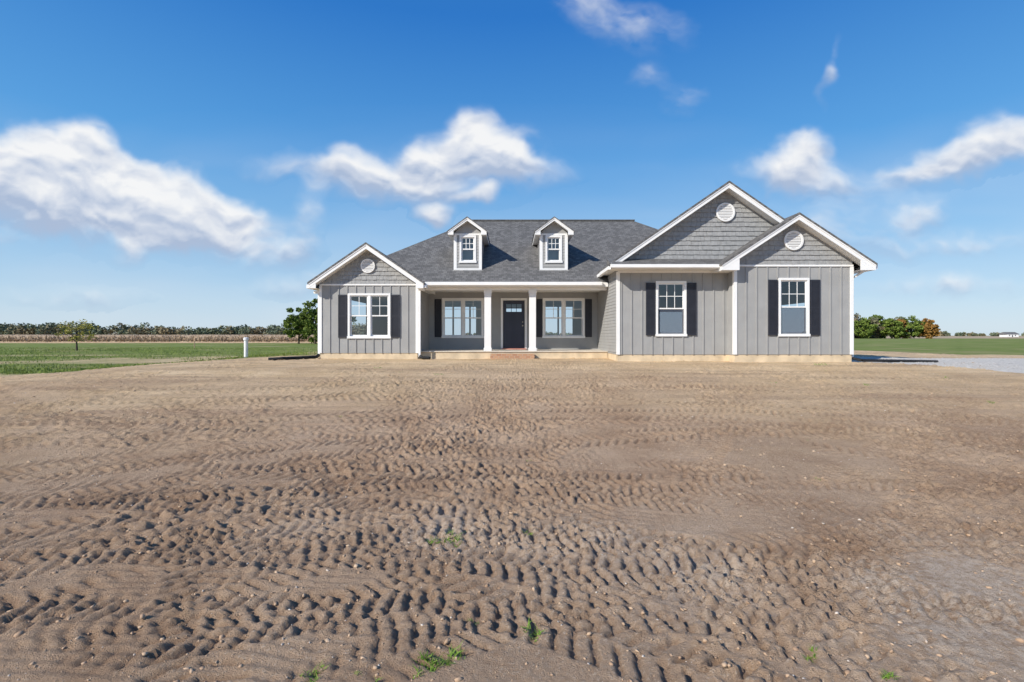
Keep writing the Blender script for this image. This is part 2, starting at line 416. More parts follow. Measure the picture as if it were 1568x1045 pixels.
inter.poly([(3.71,17.02,3.78),(11.6,17.02,3.78),(11.6,28.8,3.78),(3.71,28.8,3.78)])
wallq(inter,'x',25.5,-3.6,3.69,1.01,3.47,[(-4.0,-1.9,1.01,3.3),(1.7,3.2,1.2,3.2),(-.3,.6,1.01,3.3)])
for a in (-3.5,-2.5,2.75): trim.box(a-.05,a+.05,28.76,28.84,1.3,3.3)
fl=MB(); fl.poly([(-7.3,18.43,1.01),(-3.6,18.43,1.01),(-3.6,28.8,1.01),(-7.3,28.8,1.01)])
fl.poly([(-3.6,20.82,1.01),(11.6,20.82,1.01),(11.6,28.8,1.01),(-3.6,28.8,1.01)])
fl.poly([(3.71,17.03,1.012),(7.6,17.03,1.012),(7.6,20.82,1.012),(3.71,20.82,1.012)])
fl.poly([(7.6,16.53,1.012),(11.6,16.53,1.012),(11.6,20.82,1.012),(7.6,20.82,1.012)])
fl.build('interior_floor',M_floor,house)
downspout(-3.50,18.33,.78,3.3); gutter.box(-3.54,-3.3,18.28,18.36,3.3,3.5)
downspout(-7.38,18.50,.78,3.2); gutter.box(-7.58,-7.36,18.46,18.54,3.2,3.3)
downspout(11.69,16.62,.78,3.62)
gutter.prism([(11.65,3.55),(11.73,3.55),(12.1,3.78),(12.1,3.88)],16.58,16.66)
gutter.box(12.10,12.22,16.15,29,3.82,3.96); gutter.box(-7.68,-7.58,18.05,20.8,3.36,3.5); gutter.box(-3.30,-3.2,18.05,18.4,3.38,3.5)
wall.build('siding_walls',M_side,house); lap.build('lap_siding',M_side,house); shake.build('gable_shakes',M_shake,house)
trim.build('white_trim',M_white,house); roof.build('shingle_roof',M_shingle,house); soff.build('soffits',M_soffit,house)
shut.build('shutters',M_shut,house); glass.build('window_glass',M_glass,house); screen.build('window_screens',M_screen,house)
inter.build('interior_walls',M_int,house); found.build('foundation',M_found,house)
vent.build('gable_vents',M_white,house); ventback.build('vent_backs',M_vback,house); gutter.build('gutters',M_white,house,bevel=.01)

# ------------------------------------------------------------ GROUND
def hsh(xi,yi,s):
    v=np.sin(xi*127.1+yi*311.7+s*74.7)*43758.5453
    return v-np.floor(v)
def vn(x,y,s=0):
    xi=np.floor(x);yi=np.floor(y);fx=x-xi;fy=y-yi
    fx=fx*fx*fx*(fx*(fx*6-15)+10);fy=fy*fy*fy*(fy*(fy*6-15)+10)
    a=hsh(xi,yi,s);b=hsh(xi+1,yi,s);c=hsh(xi,yi+1,s);d=hsh(xi+1,yi+1,s)
    return (a+(b-a)*fx)*(1-fy)+(c+(d-c)*fx)*fy-.5
def rot(x,y,a): c,s=math.cos(a),math.sin(a); return x*c-y*s,x*s+y*c
def fbm(x,y,o=4,s=0):
    t=0;a=1
    for i in range(o):
        t=t+a*vn(x,y,s+i*3.1); x,y=rot(x*2.03,y*2.03,.6); a*=.5
    return t
def sst(a,b,x):
    t=np.clip((x-a)/(b-a),0,1); return t*t*(3-2*t)
def base_h(x,y):
    dx=np.maximum(np.maximum(-9-x,x-20),0);dy=np.maximum(np.maximum(15.8-y,y-31),0)
    d=np.hypot(dx,dy); return .70*(1-sst(0,12,d))
def axis_pos(step0,k,lim,grow,lim2):
    p=[0.]
    while p[-1]<lim: p.append(p[-1]+step0+k*p[-1])
    st=p[-1]-p[-2]
    while p[-1]<lim2: st*=grow; p.append(p[-1]+st)
    return np.array(p)
xp=axis_pos(.0125,.0034,20,1.05,4000)
xs=np.concatenate([-xp[:0:-1],xp])
yp=[1.4]
while yp[-1]<19: yp.append(yp[-1]+.0060+.0032*yp[-1])
st=yp[-1]-yp[-2]
while yp[-1]<4500: st*=1.03; yp.append(yp[-1]+st)
yn=[1.4];st=.03
while yn[-1]>-4000: st*=1.12; yn.append(yn[-1]-st)
ys=np.array(yn[:0:-1]+yp)
X,Y=np.meshgrid(xs,ys); X=X.ravel();Y=Y.ravel()
H=base_h(X,Y)
fade=1-sst(22,60,np.hypot(X,Y))
idx=np.where((fade>0)&(np.abs(X)<24)&(Y>1)&(Y<30))[0]; x=X[idx];yy=Y[idx]
wn1=vn(x*2,yy*2,2); wn2=vn(x*11,yy*11,4); wn3=vn(x*8,yy*8,9); wn4=vn(x*30,yy*30,8)
def track(x,y,cx,cy,Rr,w,p,slant,depth,seed):
    r=np.hypot(x-cx,y-cy); sel=np.abs(r-Rr)<w*1.0+.35
    out=np.zeros_like(x); dk=np.zeros_like(x)
    if not sel.any(): return out,dk
    xs_,ys_=x[sel],y[sel]; r=r[sel]+.30*vn(xs_*.33,ys_*.33,seed)+.02*wn1[sel]
    v=(r-Rr)/(w/2); u=np.arctan2(ys_-cy,xs_-cx)*Rr/p
    mask=1-sst(.88,1.05,np.abs(v)+.18*wn3[sel])
    ph=u+slant*np.abs(v)+np.where(v>0,.5,0)+.30*wn1[sel]+.18*wn2[sel]+.08*wn4[sel]
    s=np.abs((ph-np.floor(ph))-.5)*2
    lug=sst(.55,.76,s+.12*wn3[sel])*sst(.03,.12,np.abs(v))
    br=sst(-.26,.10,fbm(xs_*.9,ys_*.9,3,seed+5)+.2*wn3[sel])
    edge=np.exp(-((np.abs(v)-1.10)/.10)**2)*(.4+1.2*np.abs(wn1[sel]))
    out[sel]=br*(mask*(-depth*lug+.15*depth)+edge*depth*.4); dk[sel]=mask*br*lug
    return out,dk
h=np.zeros_like(x); dark=np.zeros_like(x)
tr=[ (-1.5,-3.5,8.6,.42,.105,.9,.024),(-1.5,-3.5,9.9,.42,.105,.9,.024),(-2.6,-4,8.05,.36,.10,-.8,.020),(-.6,-3.4,7.2,.38,.10,.8,.022),(-1.5,-3.6,9.25,.36,.10,.8,.018),
     (3,-7,14.2,.5,.125,.9,.024),(3,-7,15.6,.5,.125,.9,.024),(3,-7,14.9,.45,.12,-.8,.02),(3,-6,11.2,.45,.11,-.8,.022),(4.4,-5,8.9,.4,.10,.8,.022),(5.2,-6,11.4,.42,.11,.8,.022),
     (-6,-9,13.2,.45,.12,.8,.024),(-6,-9,14.6,.5,.12,.8,.024),(-6,-9,13.9,.4,.12,.8,.02),(9,-4,8.1,.45,.11,.9,.024),(9,-4,9.8,.45,.11,.9,.024),(8,1,6.2,.4,.10,.8,.02),
     (-9,12,9.6,.5,.13,.9,.024),(-9,12,11.1,.5,.13,.9,.024),(-5,11,9.0,.42,.11,.8,.024),(1,-22,24.9,.42,.11,.6,.022),(5,-22,25.9,.42,.11,-.6,.022),(4,-22,31.2,.5,.15,.8,.024),(4,-22,32.8,.5,.15,.8,.024),(2,-22,30.1,.5,.15,.8,.022),
     (-3,-30,38.2,.5,.17,.8,.024),(-3,-30,39.8,.5,.17,.8,.024),(-3,-40,51.0,.5,.17,.8,.022),(6,-40,52.0,.5,.17,.8,.022),(0,26,19.2,.5,.14,.9,.024),(0,26,20.6,.5,.14,.9,.024),(14,14,12.5,.5,.15,.8,.024),(14,14,11,.5,.15,.8,.024),
     (-4,-30,33.6,.42,.11,.7,.022),(1,-30,35.2,.45,.12,.7,.022),(-4,-12,16.6,.45,.12,.7,.024),(-14,-4,15.2,.45,.11,.8,.024),(-14,-4,13.9,.45,.11,.8,.024),(16,-2,13.6,.45,.12,.8,.024),(16,-2,12.4,.45,.12,.8,.024)]
for i,(cx,cy,Rr,w,p,sl,d) in enumerate(tr):
    a,b=track(x,yy,cx,cy,Rr,w,p,sl,d,i*2.3); h+=a; dark=np.maximum(dark,b)
h=np.clip(h,-.030,.016)
wx=x+.5*vn(x*.4,yy*.4,91); 
h+=.035*fbm(x*.35,yy*.35,3,11)
h+=.014*fbm(wx*.5,yy*3.2,3,12)*sst(4,10,yy)
st1=vn(wx*.22+3,yy*2.3+.12*x,17); h+=.014*(np.abs(st1)<.05)*sst(5,8,yy)*-1
rg=sst(-.25,.35,vn(x*.7,yy*.7,15)+.6*vn(x*2.1,yy*2.1,16))
rr=np.hypot(x+3,yy+16)+.25*vn(x*.5,yy*.5,71)
h+=.004*np.sin(rr*2*math.pi/.085+2*wn1)*sst(0,.3,vn(x*.6,yy*.6,72)+.2*wn1)
h+=.010*fbm(x*9,yy*9,4,13)*(.5+rg)
c2=vn(x*15+.4*wn4,yy*15,19); c1=vn(x*26,yy*26,14)
h+=.019*sst(.12,.26,c1)*(.15+rg)+.022*sst(.25,.34,c2)*(.1+rg)
h-=.013*sst(.20,.32,vn(x*11,yy*11,44))*(.2+rg)
h+=.0035*(rng.random(len(x))-.5)
H[idx]+=h*fade[idx]
bn=fbm(X*.25,Y*.25,4,31)
grassL=sst(-.8,.8,Y-(20.3+2.5*bn+np.maximum(0,X+14)*.38))*(X<-5)
strip=sst(0,1.5,Y-27-3*bn)*(1-sst(0,3,Y-33-4*bn))*sst(-34,-20,X)*.8
grassL=grassL*(1-np.clip(strip,0,1))*(1-.55*sst(.05,.4,bn)*(Y<40))
grassR=sst(-2,2,Y-(40+3*bn))*(X>=-5)
far=sst(0,6,Y-100)*(X<-5)
grass=np.clip(np.maximum(grassL,grassR)-far,0,1)
lo=16.6-2.3*(X-11.9); drive=sst(-.25,.25,Y-np.maximum(lo,6)+.5*bn)*sst(-.25,.25,26.2-.42*X-Y+.5*bn)*(X>11.7)
drive=np.maximum(drive,sst(-.5,.5,X-16)*sst(-.3,.3,19.2-.05*(X-16)-Y+.5*bn)*sst(-.3,.3,Y-11.5+.5*bn))
tone=sst(4.0,15,Y+4*bn)
farm=sst(240,280,Y)*(X>-5)+far
tr_d=np.zeros_like(X); tr_d[idx]=dark
dry=np.exp(-(((X-3.0)/2.3)**2+((Y-2.9)/1.0)**2))+.45*np.exp(-(((X+.2)/1.5)**2+((Y-4.0)/.5)**2)); dry=np.clip(dry*(1+1.8*fbm(X*1.6,Y*1.6,4,83)),0,1)
nx,ny=len(xs),len(ys)
co=np.empty((nx*ny,3),dtype=np.float32); co[:,0]=X;co[:,1]=Y;co[:,2]=H
i0=(np.arange(ny-1)[:,None]*nx+np.arange(nx-1)[None,:]).ravel()
quads=np.stack([i0,i0+1,i0+1+nx,i0+nx],1).astype(np.int32)
def raw_mesh(name,V,F,smooth=False):
    V=np.asarray(V,dtype=np.float32);F=np.asarray(F,dtype=np.int32);k=F.shape[1]
    me=bpy.data.meshes.new(name); me.vertices.add(len(V)); me.vertices.foreach_set('co',V.ravel())
    me.loops.add(F.size); me.loops.foreach_set('vertex_index',F.ravel()); me.polygons.add(len(F))
    me.polygons.foreach_set('loop_start',np.arange(0,F.size,k,dtype=np.int32)); me.polygons.foreach_set('loop_total',np.full(len(F),k,dtype=np.int32))
    me.update(calc_edges=True)
    if smooth: me.polygons.foreach_set('use_smooth',np.ones(len(F),dtype=bool))
    return me
def np_mesh(name,V,F,mat,smooth=False):
    me=raw_mesh(name,V,F,smooth)
    me.materials.append(mat); o=bpy.data.objects.new(name,me); scene.collection.objects.link(o); return o
me=raw_mesh('ground',co,quads,True)
ca=me.color_attributes.new('region','FLOAT_COLOR','POINT')
cd=np.stack([grass,drive,tone,np.clip(farm,0,1)],1).astype(np.float32); ca.data.foreach_set('color',cd.ravel())
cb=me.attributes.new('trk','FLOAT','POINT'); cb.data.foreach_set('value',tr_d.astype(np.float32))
cb=me.attributes.new('dry','FLOAT','POINT'); cb.data.foreach_set('value',dry.astype(np.float32))
m,nt,b=newmat('soil_ground'); at=N(nt,'ShaderNodeAttribute',attribute_name='region'); sp=nt.nodes.new('ShaderNodeSeparateColor'); nt.links.new(at.outputs['Color'],sp.inputs[0])
tk=N(nt,'ShaderNodeAttribute',attribute_name='trk'); dk_=N(nt,'ShaderNodeAttribute',attribute_name='dry')
co_=objco(nt)
dn=mixc(nt,mrange(nt,noise(nt,co_,.9,7,.65),.36,.64),(.42,.272,.172),(.61,.430,.290))
df=mixc(nt,mrange(nt,noise(nt,co_,.8,6,.6),.35,.65),(.66,.465,.265),(.82,.61,.375))
mp=nt.nodes.new('ShaderNodeMapping'); mp.inputs['Scale'].default_value=(.12,1.6,1); mp.inputs['Rotation'].default_value=(0,0,.06); nt.links.new(co_,mp.inputs[0])
strk=mrange(nt,noise(nt,mp.outputs[0],1,5,.65),.45,.65)
df=mixc(nt,strk,df,(.50,.345,.215))
c=mixc(nt,sp.outputs[2],dn,df)
c=mixc(nt,mrange(nt,noise(nt,co_,.45,5,.6),.54,.70,0,.35),c,(.32,.20,.125))
c=mixc(nt,mth(nt,'MULTIPLY',mrange(nt,noise(nt,co_,55,3,.7),.56,.66),mrange(nt,noise(nt,co_,.5,3),.4,.6,.15,.7)),c,(.76,.63,.48))
c=mixc(nt,mrange(nt,noise(nt,co_,28,4,.7),.56,.72,0,.55),c,(.27,.165,.105))
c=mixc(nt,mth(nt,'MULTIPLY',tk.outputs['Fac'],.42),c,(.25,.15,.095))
c=mixc(nt,mth(nt,'MULTIPLY',dk_.outputs['Fac'],mrange(nt,noise(nt,co_,22,5,.75),.4,.6,.1,.8)),c,(.74,.61,.48))
gr=mixc(nt,mrange(nt,noise(nt,co_,.35,6,.65),.35,.65),(.14,.185,.04),(.23,.275,.075))
gr=mixc(nt,mrange(nt,noise(nt,co_,.12,5,.7),.50,.66,0,.7),gr,(.38,.31,.16))
gf=mth(nt,'ADD',sp.outputs[0],mth(nt,'MULTIPLY',mth(nt,'SUBTRACT',noise(nt,co_,2.2,5,.7),.5),mth(nt,'MULTIPLY',mth(nt,'MULTIPLY',sp.outputs[0],mth(nt,'SUBTRACT',1,sp.outputs[0])),8)),clamp=True)
c=mixc(nt,gf,c,gr)
dr=mixc(nt,mrange(nt,noise(nt,co_,12,5,.7),.35,.65),(.60,.55,.48),(.80,.75,.68))
c=mixc(nt,sp.outputs[1],c,dr)
c=mixc(nt,at.outputs['Alpha'],c,(.46,.35,.23))
nt.links.new(c,b.inputs['Base Color']); b.inputs['Roughness'].default_value=.95; b.inputs['Specular IOR Level'].default_value=.1
hh=mth(nt,'ADD',noise(nt,co_,55,6,.75),mth(nt,'MULTIPLY',noise(nt,co_,190,3,.6),.5))
bump(nt,b,hh,.028,1)
me.materials.append(m); g=bpy.data.objects.new('ground',me); scene.collection.objects.link(g)
def gz(x,y): return float(base_h(np.array([float(x)]),np.array([float(y)]))[0])
Hg=H.reshape(ny,nx)
def gh(x,y):
    j=np.clip(np.searchsorted(xs,x),0,nx-1); i=np.clip(np.searchsorted(ys,y),0,ny-1); return Hg[i,j]
import bmesh
bm=bmesh.new(); bmesh.ops.create_icosphere(bm,subdivisions=1,radius=1); bm.verts.ensure_lookup_table()
iv=np.array([v.co[:] for v in bm.verts]); jf=np.array([[v.index for v in f.verts] for f in bm.faces]); bm.free()
def scatter_stones(name,n,mat,smin,smax,seed,pw=7):
    r=np.random.default_rng(seed)
    d=1.6+14*r.random(n)**1.7; a=(r.random(n)-.5)*2*1.25; px=d*a; py=d
    s=smin+(smax-smin)*r.random(n)**pw; s*= (1+d*.04)
    k=len(iv); V=np.repeat(iv[None],n,0)*(1+.9*(r.random((n,k,1))-.5))
    V*= (s[:,None]*np.array([1,.8,.6])*(.6+.8*r.random((n,3))))[:,None,:]
    t=r.random(n)*6.28; c,sn=np.cos(t)[:,None],np.sin(t)[:,None]
    vx=V[:,:,0]*c-V[:,:,1]*sn; vy=V[:,:,0]*sn+V[:,:,1]*c
    V=np.stack([vx+px[:,None],vy+py[:,None],V[:,:,2]+(gh(px,py)+s*.05)[:,None]],2).reshape(-1,3)
    F=(jf[None]+(np.arange(n)*k)[:,None,None]).reshape(-1,3)
    return np_mesh(name,V,F,mat)
M_clod=mk_leaf('soil_clod',(.38,.25,.16),(.58,.42,.28))
M_peb=mk_leaf('pebble',(.42,.33,.26),(.74,.66,.56))
scatter_stones('soil_clods',16000,M_clod,.003,.017,3,8)
scatter_stones('gravel',5000,M_peb,.002,.010,4,7)
def blades(px,py,pz,h,w,lean,mat,name,seed):
    r=np.random.default_rng(seed); n=len(px); t=r.random(n)*6.283; l=lean*h*(.4+r.random(n)); t2=r.random(n)*6.283
    dx,dy=np.cos(t)*w/2,np.sin(t)*w/2; lx,ly=np.cos(t2)*l,np.sin(t2)*l
    b0=np.stack([px-dx,py-dy,pz],1);b1=np.stack([px+dx,py+dy,pz],1)
    m1=np.stack([px+dx*.8+lx*.35,py+dy*.8+ly*.35,pz+h*.6],1);m0=np.stack([px-dx*.8+lx*.35,py-dy*.8+ly*.35,pz+h*.6],1)
    t1=np.stack([px+dx*.15+lx,py+dy*.15+ly,pz+h],1);t0=np.stack([px-dx*.15+lx,py-dy*.15+ly,pz+h],1)
    V=np.stack([b0,b1,m1,m0,t1,t0],1).reshape(-1,3); k=np.arange(n)*6
    F=np.concatenate([np.stack([k,k+1,k+2,k+3],1),np.stack([k+3,k+2,k+4,k+5],1)])
    return np_mesh(name,V,F,mat)
n=80000; gx=-9-60*rng.random(n)**1.0; gy=19+45*rng.random(n)**1.7
bnn=fbm(gx*.25,gy*.25,4,31)
keep=(gy>20.6+2.5*bnn+np.maximum(0,gx+14)*.38)&(rng.random(n)<np.clip(.75-1.3*bnn,0.05,1))&~((gy>26.5+3*bnn)&(gy<33+4*bnn)&(gx>-28))&(np.abs(gx)<gy*1.25)
gx,gy=gx[keep],gy[keep]
blades(gx,gy,gh(gx,gy)-.01,.05+.07*rng.random(len(gx)),.02+.02*rng.random(len(gx)),.5,M_grass,'grass',5)
def weed(x,y,s,n=40,seed=1):
    r=np.random.default_rng(seed); px=[];py=[]
    for c in range(1+int(r.random()*4)):
        ox,oy=r.normal()*s*.7,r.normal()*s*.5; k=n//3; a=r.random(k)*6.283; d=s*.5*r.random(k)**.6
        px.append(x+ox+np.cos(a)*d); py.append(y+oy+np.sin(a)*d)
    px=np.concatenate(px);py=np.concatenate(py); q=len(px)
    blades(px,py,gh(px,py)-.005,s*(.12+.5*r.random(q)**1.6),s*(.03+.06*r.random(q))+.0015,1.4,M_weed,'weed_plant',seed)
wl=[(-.48,3.78,.08),(-.58,3.74,.05),(0,3.85,.085),(.16,2.62,.08),(-.34,2.40,.07),(-.46,2.33,.06),(-.96,2.28,.05),(-.2,2.75,.03),(1.52,2.42,.035),(1.75,2.27,.05),(-.36,2.34,.05),(-.6,2.22,.05),(-.75,2.3,.03),
    (0,5.3,.05),(3.3,5.2,.04),(-2.9,8.2,.05),(-3.5,11.5,.08),(8,11,.08),(9.2,9.3,.07),(-1.9,12.6,.07),(9.5,14.9,.16),(-3,13,.06),(5,4.4,.03),(-3.2,18.15,.12),(.2,5.9,.03),(6.2,11.4,.05),(8.6,13.2,.06),(4.2,6.8,.03),(-3.9,14.2,.09),(10.8,12.0,.08)]
for i,(a,b_,s) in enumerate(wl): weed(a,b_,s*1.0,90 if b_<4 else 40,100+i)
# ------------------------------------------------------------ trees
def leafcards(cent,size,r):
    n=len(cent); a=r.normal(size=(n,3)); a/=np.linalg.norm(a,axis=1)[:,None]; b=np.cross(a,r.normal(size=(n,3))); b/=np.linalg.norm(b,axis=1)[:,None]
    s=(size*(.6+.8*r.random(n)))[:,None]; a=a*s; b=b*s*.7
    V=np.stack([cent-a,cent-b*.8+a*.1,cent+a,cent+b],1).reshape(-1,3); k=np.arange(n)*4
    return V,np.stack([k,k+1,k+2,k+3],1)
def crown(x,y,z0,h,w,nc,per,r,cs=.26):
    P=[]
    for i in range(nc):
        while True:
            p=r.random(3)*2-1
            if .25<np.linalg.norm(p)<1: break
        tz=p[2]; f=1 if tz<0 else (1-.25*tz)
        c=np.array([x+p[0]*w*f,y+p[1]*w*f,z0+(p[2]*.5+.5)*h]); rad=w*cs*(.6+.8*r.random())
        q=r.normal(size=(per,3)); q/=np.linalg.norm(q,axis=1)[:,None]; q*=rad*(r.random((per,1))**.4)
        q[:,2]*=.75; P.append(c+q)
    return np.concatenate(P)
def tree(name,x,y,h,w,mat,seed,nc=40,per=70,leaf=.16,trunk=.22,cbase=.22):
    r=np.random.default_rng(seed); e=new_empty(name); z=gz(x,y)-.05
    tb=MB(); tr_=h*.016+.02
    top=Vector((x+r.normal()*.1*w,y,z+h*.72)); mid=Vector((x+r.normal()*.04*w,y,z+h*trunk))
    tb.tube((x,y,z),mid,tr_*1.5,tr_,10,False); tb.tube(mid,top,tr_,tr_*.3,8,False)
    for i in range(9):
        t=r.random(); p=mid.lerp(top,t*.8); a=r.random()*6.28; L=w*(.5+.4*r.random())*(1-.3*t)
        q=p+Vector((math.cos(a)*L,math.sin(a)*L,L*(.5+.5*r.random()))); tb.tube(p,q,tr_*.45,tr_*.1,6,False)
    o=tb.build('trunk_and_limbs',M_bark,e,uv=False,smooth=True)
    V,F=leafcards(crown(x,y,z+h*cbase,h*(1-cbase),w,nc,per,r),leaf,r)
    o=np_mesh('crown',V,F,mat); o.parent=e
tree('deciduous_tree',-40.6,92,7.6,2.6,M_leaf,1,46,110,.20,cbase=.06)
tree('deciduous_tree',-36.6,90,8.6,2.9,M_leaf,2,50,110,.20,cbase=.06)
tree('deciduous_tree',-33.5,94,7.8,2.6,M_leaf,3,46,110,.20,cbase=.05)
tree('sapling_tree',-45.9,51,3.3,1.6,M_leafY,4,34,34,.08,cbase=.3)
k=0
for (tx,ty,h,w,mt) in ((182,250,10.5,5.5,M_leaf),(189,255,11.5,5.5,M_far),(195,248,11.0,5,M_leaf),(201,252,10.3,5,M_leafO),(206,250,10.8,5,M_leaf),(212,247,9.8,4.5,M_leafO),(216,252,9.5,4.5,M_leaf),(176,256,9.5,5,M_leaf),(186,262,12.5,6,M_far),(198,262,12.5,6,M_leaf),(209,262,11.5,6,M_far)):
    k+=1; tree('autumn_tree' if mt is M_leafO else 'deciduous_tree',tx,ty,h,w,mt,20+k,40,70,.5,cbase=.0)
def treeline(name,x0,x1,y,hmin,hmax,step,seed,per=140,leaf=1.1):
    r=np.random.default_rng(seed); P=[]; x=x0
    while x<x1:
        hh=hmin+(hmax-hmin)*(.5+.35*math.sin(x*.021+seed)+.25*math.sin(x*.083)+ .22*r.normal()); hh=max(hmin*.8,min(hmax*1.15,hh)); w=hh*(.55+.3*r.random())
        q=r.normal(size=(per,3)); q/=np.linalg.norm(q,axis=1)[:,None]; q*=(r.random((per,1))**.35)
        c=np.array([x,y+r.normal()*8,hh*.45])+q*np.array([w,w,hh*.55]); P.append(c); x+=step*(.6+.8*r.random())
    P=np.concatenate(P); P[:,2]=np.abs(P[:,2])+.2; V,F=leafcards(P,leaf,r); return np_mesh(name,V,F,M_far)
treeline('distant_tree_line',-700,-120,480,8.5,14.5,3.4,5,190,1.15)
treeline('distant_tree_line',700,1500,1150,6,11,8,6,80,2.2)
treeline('distant_tree_line',-120,700,1300,8,13,10,8,70,2.4)
cxs=np.arange(-205,-34,.45); cys=np.concatenate([[104.0,105.2,106,106.8],np.arange(107.6,168,1.3)])
CX,CY=np.meshgrid(cxs,cys); CX=CX.ravel();CY=CY.ravel()
cz=1.55*sst(103.8,106.6,CY)+.22*rng.random(len(CX))*(CY>105)+.15*vn(CX*.12,CY*.2,3)
cz=np.where(CY<104.5,-.05,cz); a_,b2=len(cxs),len(cys)
i0=(np.arange(b2-1)[:,None]*a_+np.arange(a_-1)[None,:]).ravel()
mcan,nt2,bb=newmat('corn_canopy'); cc_=mixc(nt2,mrange(nt2,noise(nt2,objco(nt2),1.2,5,.7),.35,.65),(.33,.23,.145),(.48,.36,.24)); nt2.links.new(cc_,bb.inputs['Base Color']); bb.inputs['Roughness'].default_value=.95
cf=np_mesh('corn_field',np.stack([CX+.2*rng.random(len(CX)),CY,cz],1),np.stack([i0,i0+1,i0+1+a_,i0+a_],1),mcan)
n=60000; cx=-204+168*rng.random(n); cy=104.5+56*rng.random(n)**2.4
st_=blades(cx,cy,np.zeros(n),(1.2+.65*rng.random(n))*sst(103.2,106,cy),.12+.2*rng.random(n),.45,M_corn,'corn_stalks',8); st_.parent=cf
# ------------------------------------------------------------ small props
p=MB(); z=gz(-12.1,22); p.tube((-12.1,22,z-.1),(-12.1,22,z+.80),.085,.085,20); p.tube((-12.1,22,z+.80),(-12.1,22,z+.90),.11,.11,20); p.tube((-12.1,22,z+.90),(-12.1,22,z+.93),.11,.06,20)
p.build('white_vent_pipe',M_pvc,None,uv=False,bevel=.005)
def corr_pipe(name,pts,r):
    p=MB()
    P=[Vector(q) for q in pts]
    for a,b_ in zip(P,P[1:]):
        L=(b_-a).length; k=max(1,int(L/.035))
        for i in range(k):
            s0=a.lerp(b_,i/k); s1=a.lerp(b_,(i+.5)/k); s2=a.lerp(b_,(i+1)/k)
            p.tube(s0,s1,r,r*1.12,10,False); p.tube(s1,s2,r*1.12,r*.92,10,False)
    p.build(name,M_blackpipe,None,uv=False)
corr_pipe('black_drain_pipe',[(-8.62,17.1,.76),(-8.2,17.3,.78),(-7.8,17.8,.78),(-7.42,18.35,.79),(-7.38,18.48,.86)],.055)
corr_pipe('black_drain_pipe',[(-3.5,18.35,.82),(-3.35,18.1,.77),(-3.05,17.95,.76)],.05)
corr_pipe('black_drain_pipe',[(11.69,16.6,.82),(11.8,16.3,.76),(13.0,16.15,.75),(14.0,15.9,.74)],.045)
p=MB(); p.tube((-39.4,60,0),(-39.4,60,1.3),.05,.05,8); p.box(-39.48,-39.32,59.95,59.97,.9,1.3); p.build('survey_stake',M_steel,None,uv=False)
fh=new_empty('distant_farmhouse'); a=MB(); a.box(512,524,500,508,0,3.0); a.build('walls',M_white,fh)
a=MB(); a.poly([(511,499.5,2.9),(525,499.5,2.9),(524,504,5.2),(512,504,5.2)]); a.poly([(511,508.5,2.9),(525,508.5,2.9),(524,504,5.2),(512,504,5.2)]); a.poly([(511,499.5,2.9),(511,508.5,2.9),(512,504,5.2)]); a.build('roof',M_shingle,fh)
a=MB(); a.box(514,515,499.95,500,1,2.2); a.box(520,521,499.95,500,1,2.2); a.box(517,518,499.95,500,.1,2.1); a.build('windows_and_door',M_shut,fh)

# ------------------------------------------------------------ CLOUDS : dome sector with baked density
az0,az1,e0_,e1_=R(-58),R(58),R(.3),R(50); stp=R(.12)
A=np.arange(az0,az1,stp); E=np.arange(e0_,e1_,stp); AA,EE=np.meshgrid(A,E); AA=AA.ravel();EE=EE.ravel()
dxx,dyy,dzz=np.sin(AA)*np.cos(EE),np.cos(AA)*np.cos(EE),np.sin(EE)
U=dxx/dyy;Vv=dzz/dyy
CL=[
 (-1.02,.345,.20,.065,-6,1.1),(-.88,.33,.16,.06,-18,1.05),(-.86,.41,.045,.035,-10,.9),(-.72,.275,.17,.055,-20,1.0),(-.97,.27,.20,.055,-12,.95),(-.72,.335,.10,.025,-20,.6),(-.57,.235,.09,.035,-12,.9),(-.78,.185,.04,.03,0,.6),(-.66,.21,.15,.035,-5,.65),(-.60,.28,.10,.02,-25,.5),(-.85,.25,.14,.04,-8,.6),
 (-.345,.335,.085,.035,0,.9),(-.20,.365,.055,.045,0,1.05),(-.10,.405,.06,.05,0,1.2),(-.045,.38,.09,.045,-8,1.1),(-.11,.33,.14,.045,-3,.85),(-.24,.305,.15,.035,-8,.65),(-.16,.245,.035,.018,0,.9),(-.075,.285,.05,.012,14,.75),(.04,.345,.10,.025,-5,.5),(-.15,.225,.02,.012,0,.6),(-.48,.34,.08,.02,0,.36),
 (.575,.35,.075,.042,10,.95),(.63,.37,.045,.035,0,.7),(.61,.312,.15,.035,-3,.65),(.94,.355,.14,.036,12,1.0),(1.02,.40,.10,.045,14,1.1),(.84,.335,.08,.022,8,.7),(.84,.24,.06,.03,20,.6),
 (.25,.64,.13,.05,-10,.45),(.15,.69,.08,.03,0,.38),(.665,.55,.014,.07,-15,.34),(.35,.48,.06,.035,0,.36),(.29,.53,.04,.025,0,.36),(-.42,.22,.04,.07,0,.36),(-.9,.08,.16,.02,0,.42),(.95,.18,.18,.025,3,.42),(.70,.22,.18,.06,0,.36),(-1.05,.20,.14,.03,0,.45),(-.35,.10,.2,.02,0,.3),(-.5,.16,.12,.03,0,.34),(.9,.10,.25,.02,0,.3)]
wu=U+.04*fbm(U*5,Vv*5,4,3)+.016*fbm(U*22,Vv*22,3,4); wv=Vv+.03*fbm(U*5+9,Vv*5,4,5)+.012*fbm(U*22,Vv*22,3,6)
acc=np.zeros_like(U); acy=np.zeros_like(U)
for (u,v,a,b_,t,wt) in CL:
    t=R(t); du=wu-u; dv=wv-v; p=(du*math.cos(t)+dv*math.sin(t))/(a*1.55); q=(-du*math.sin(t)+dv*math.cos(t))/(b_*1.9)
    f=wt*(1-sst(0,1,np.hypot(p,q))); acc+=f; acy+=f*q
ru,rv=rot(wu,wv,R(14))
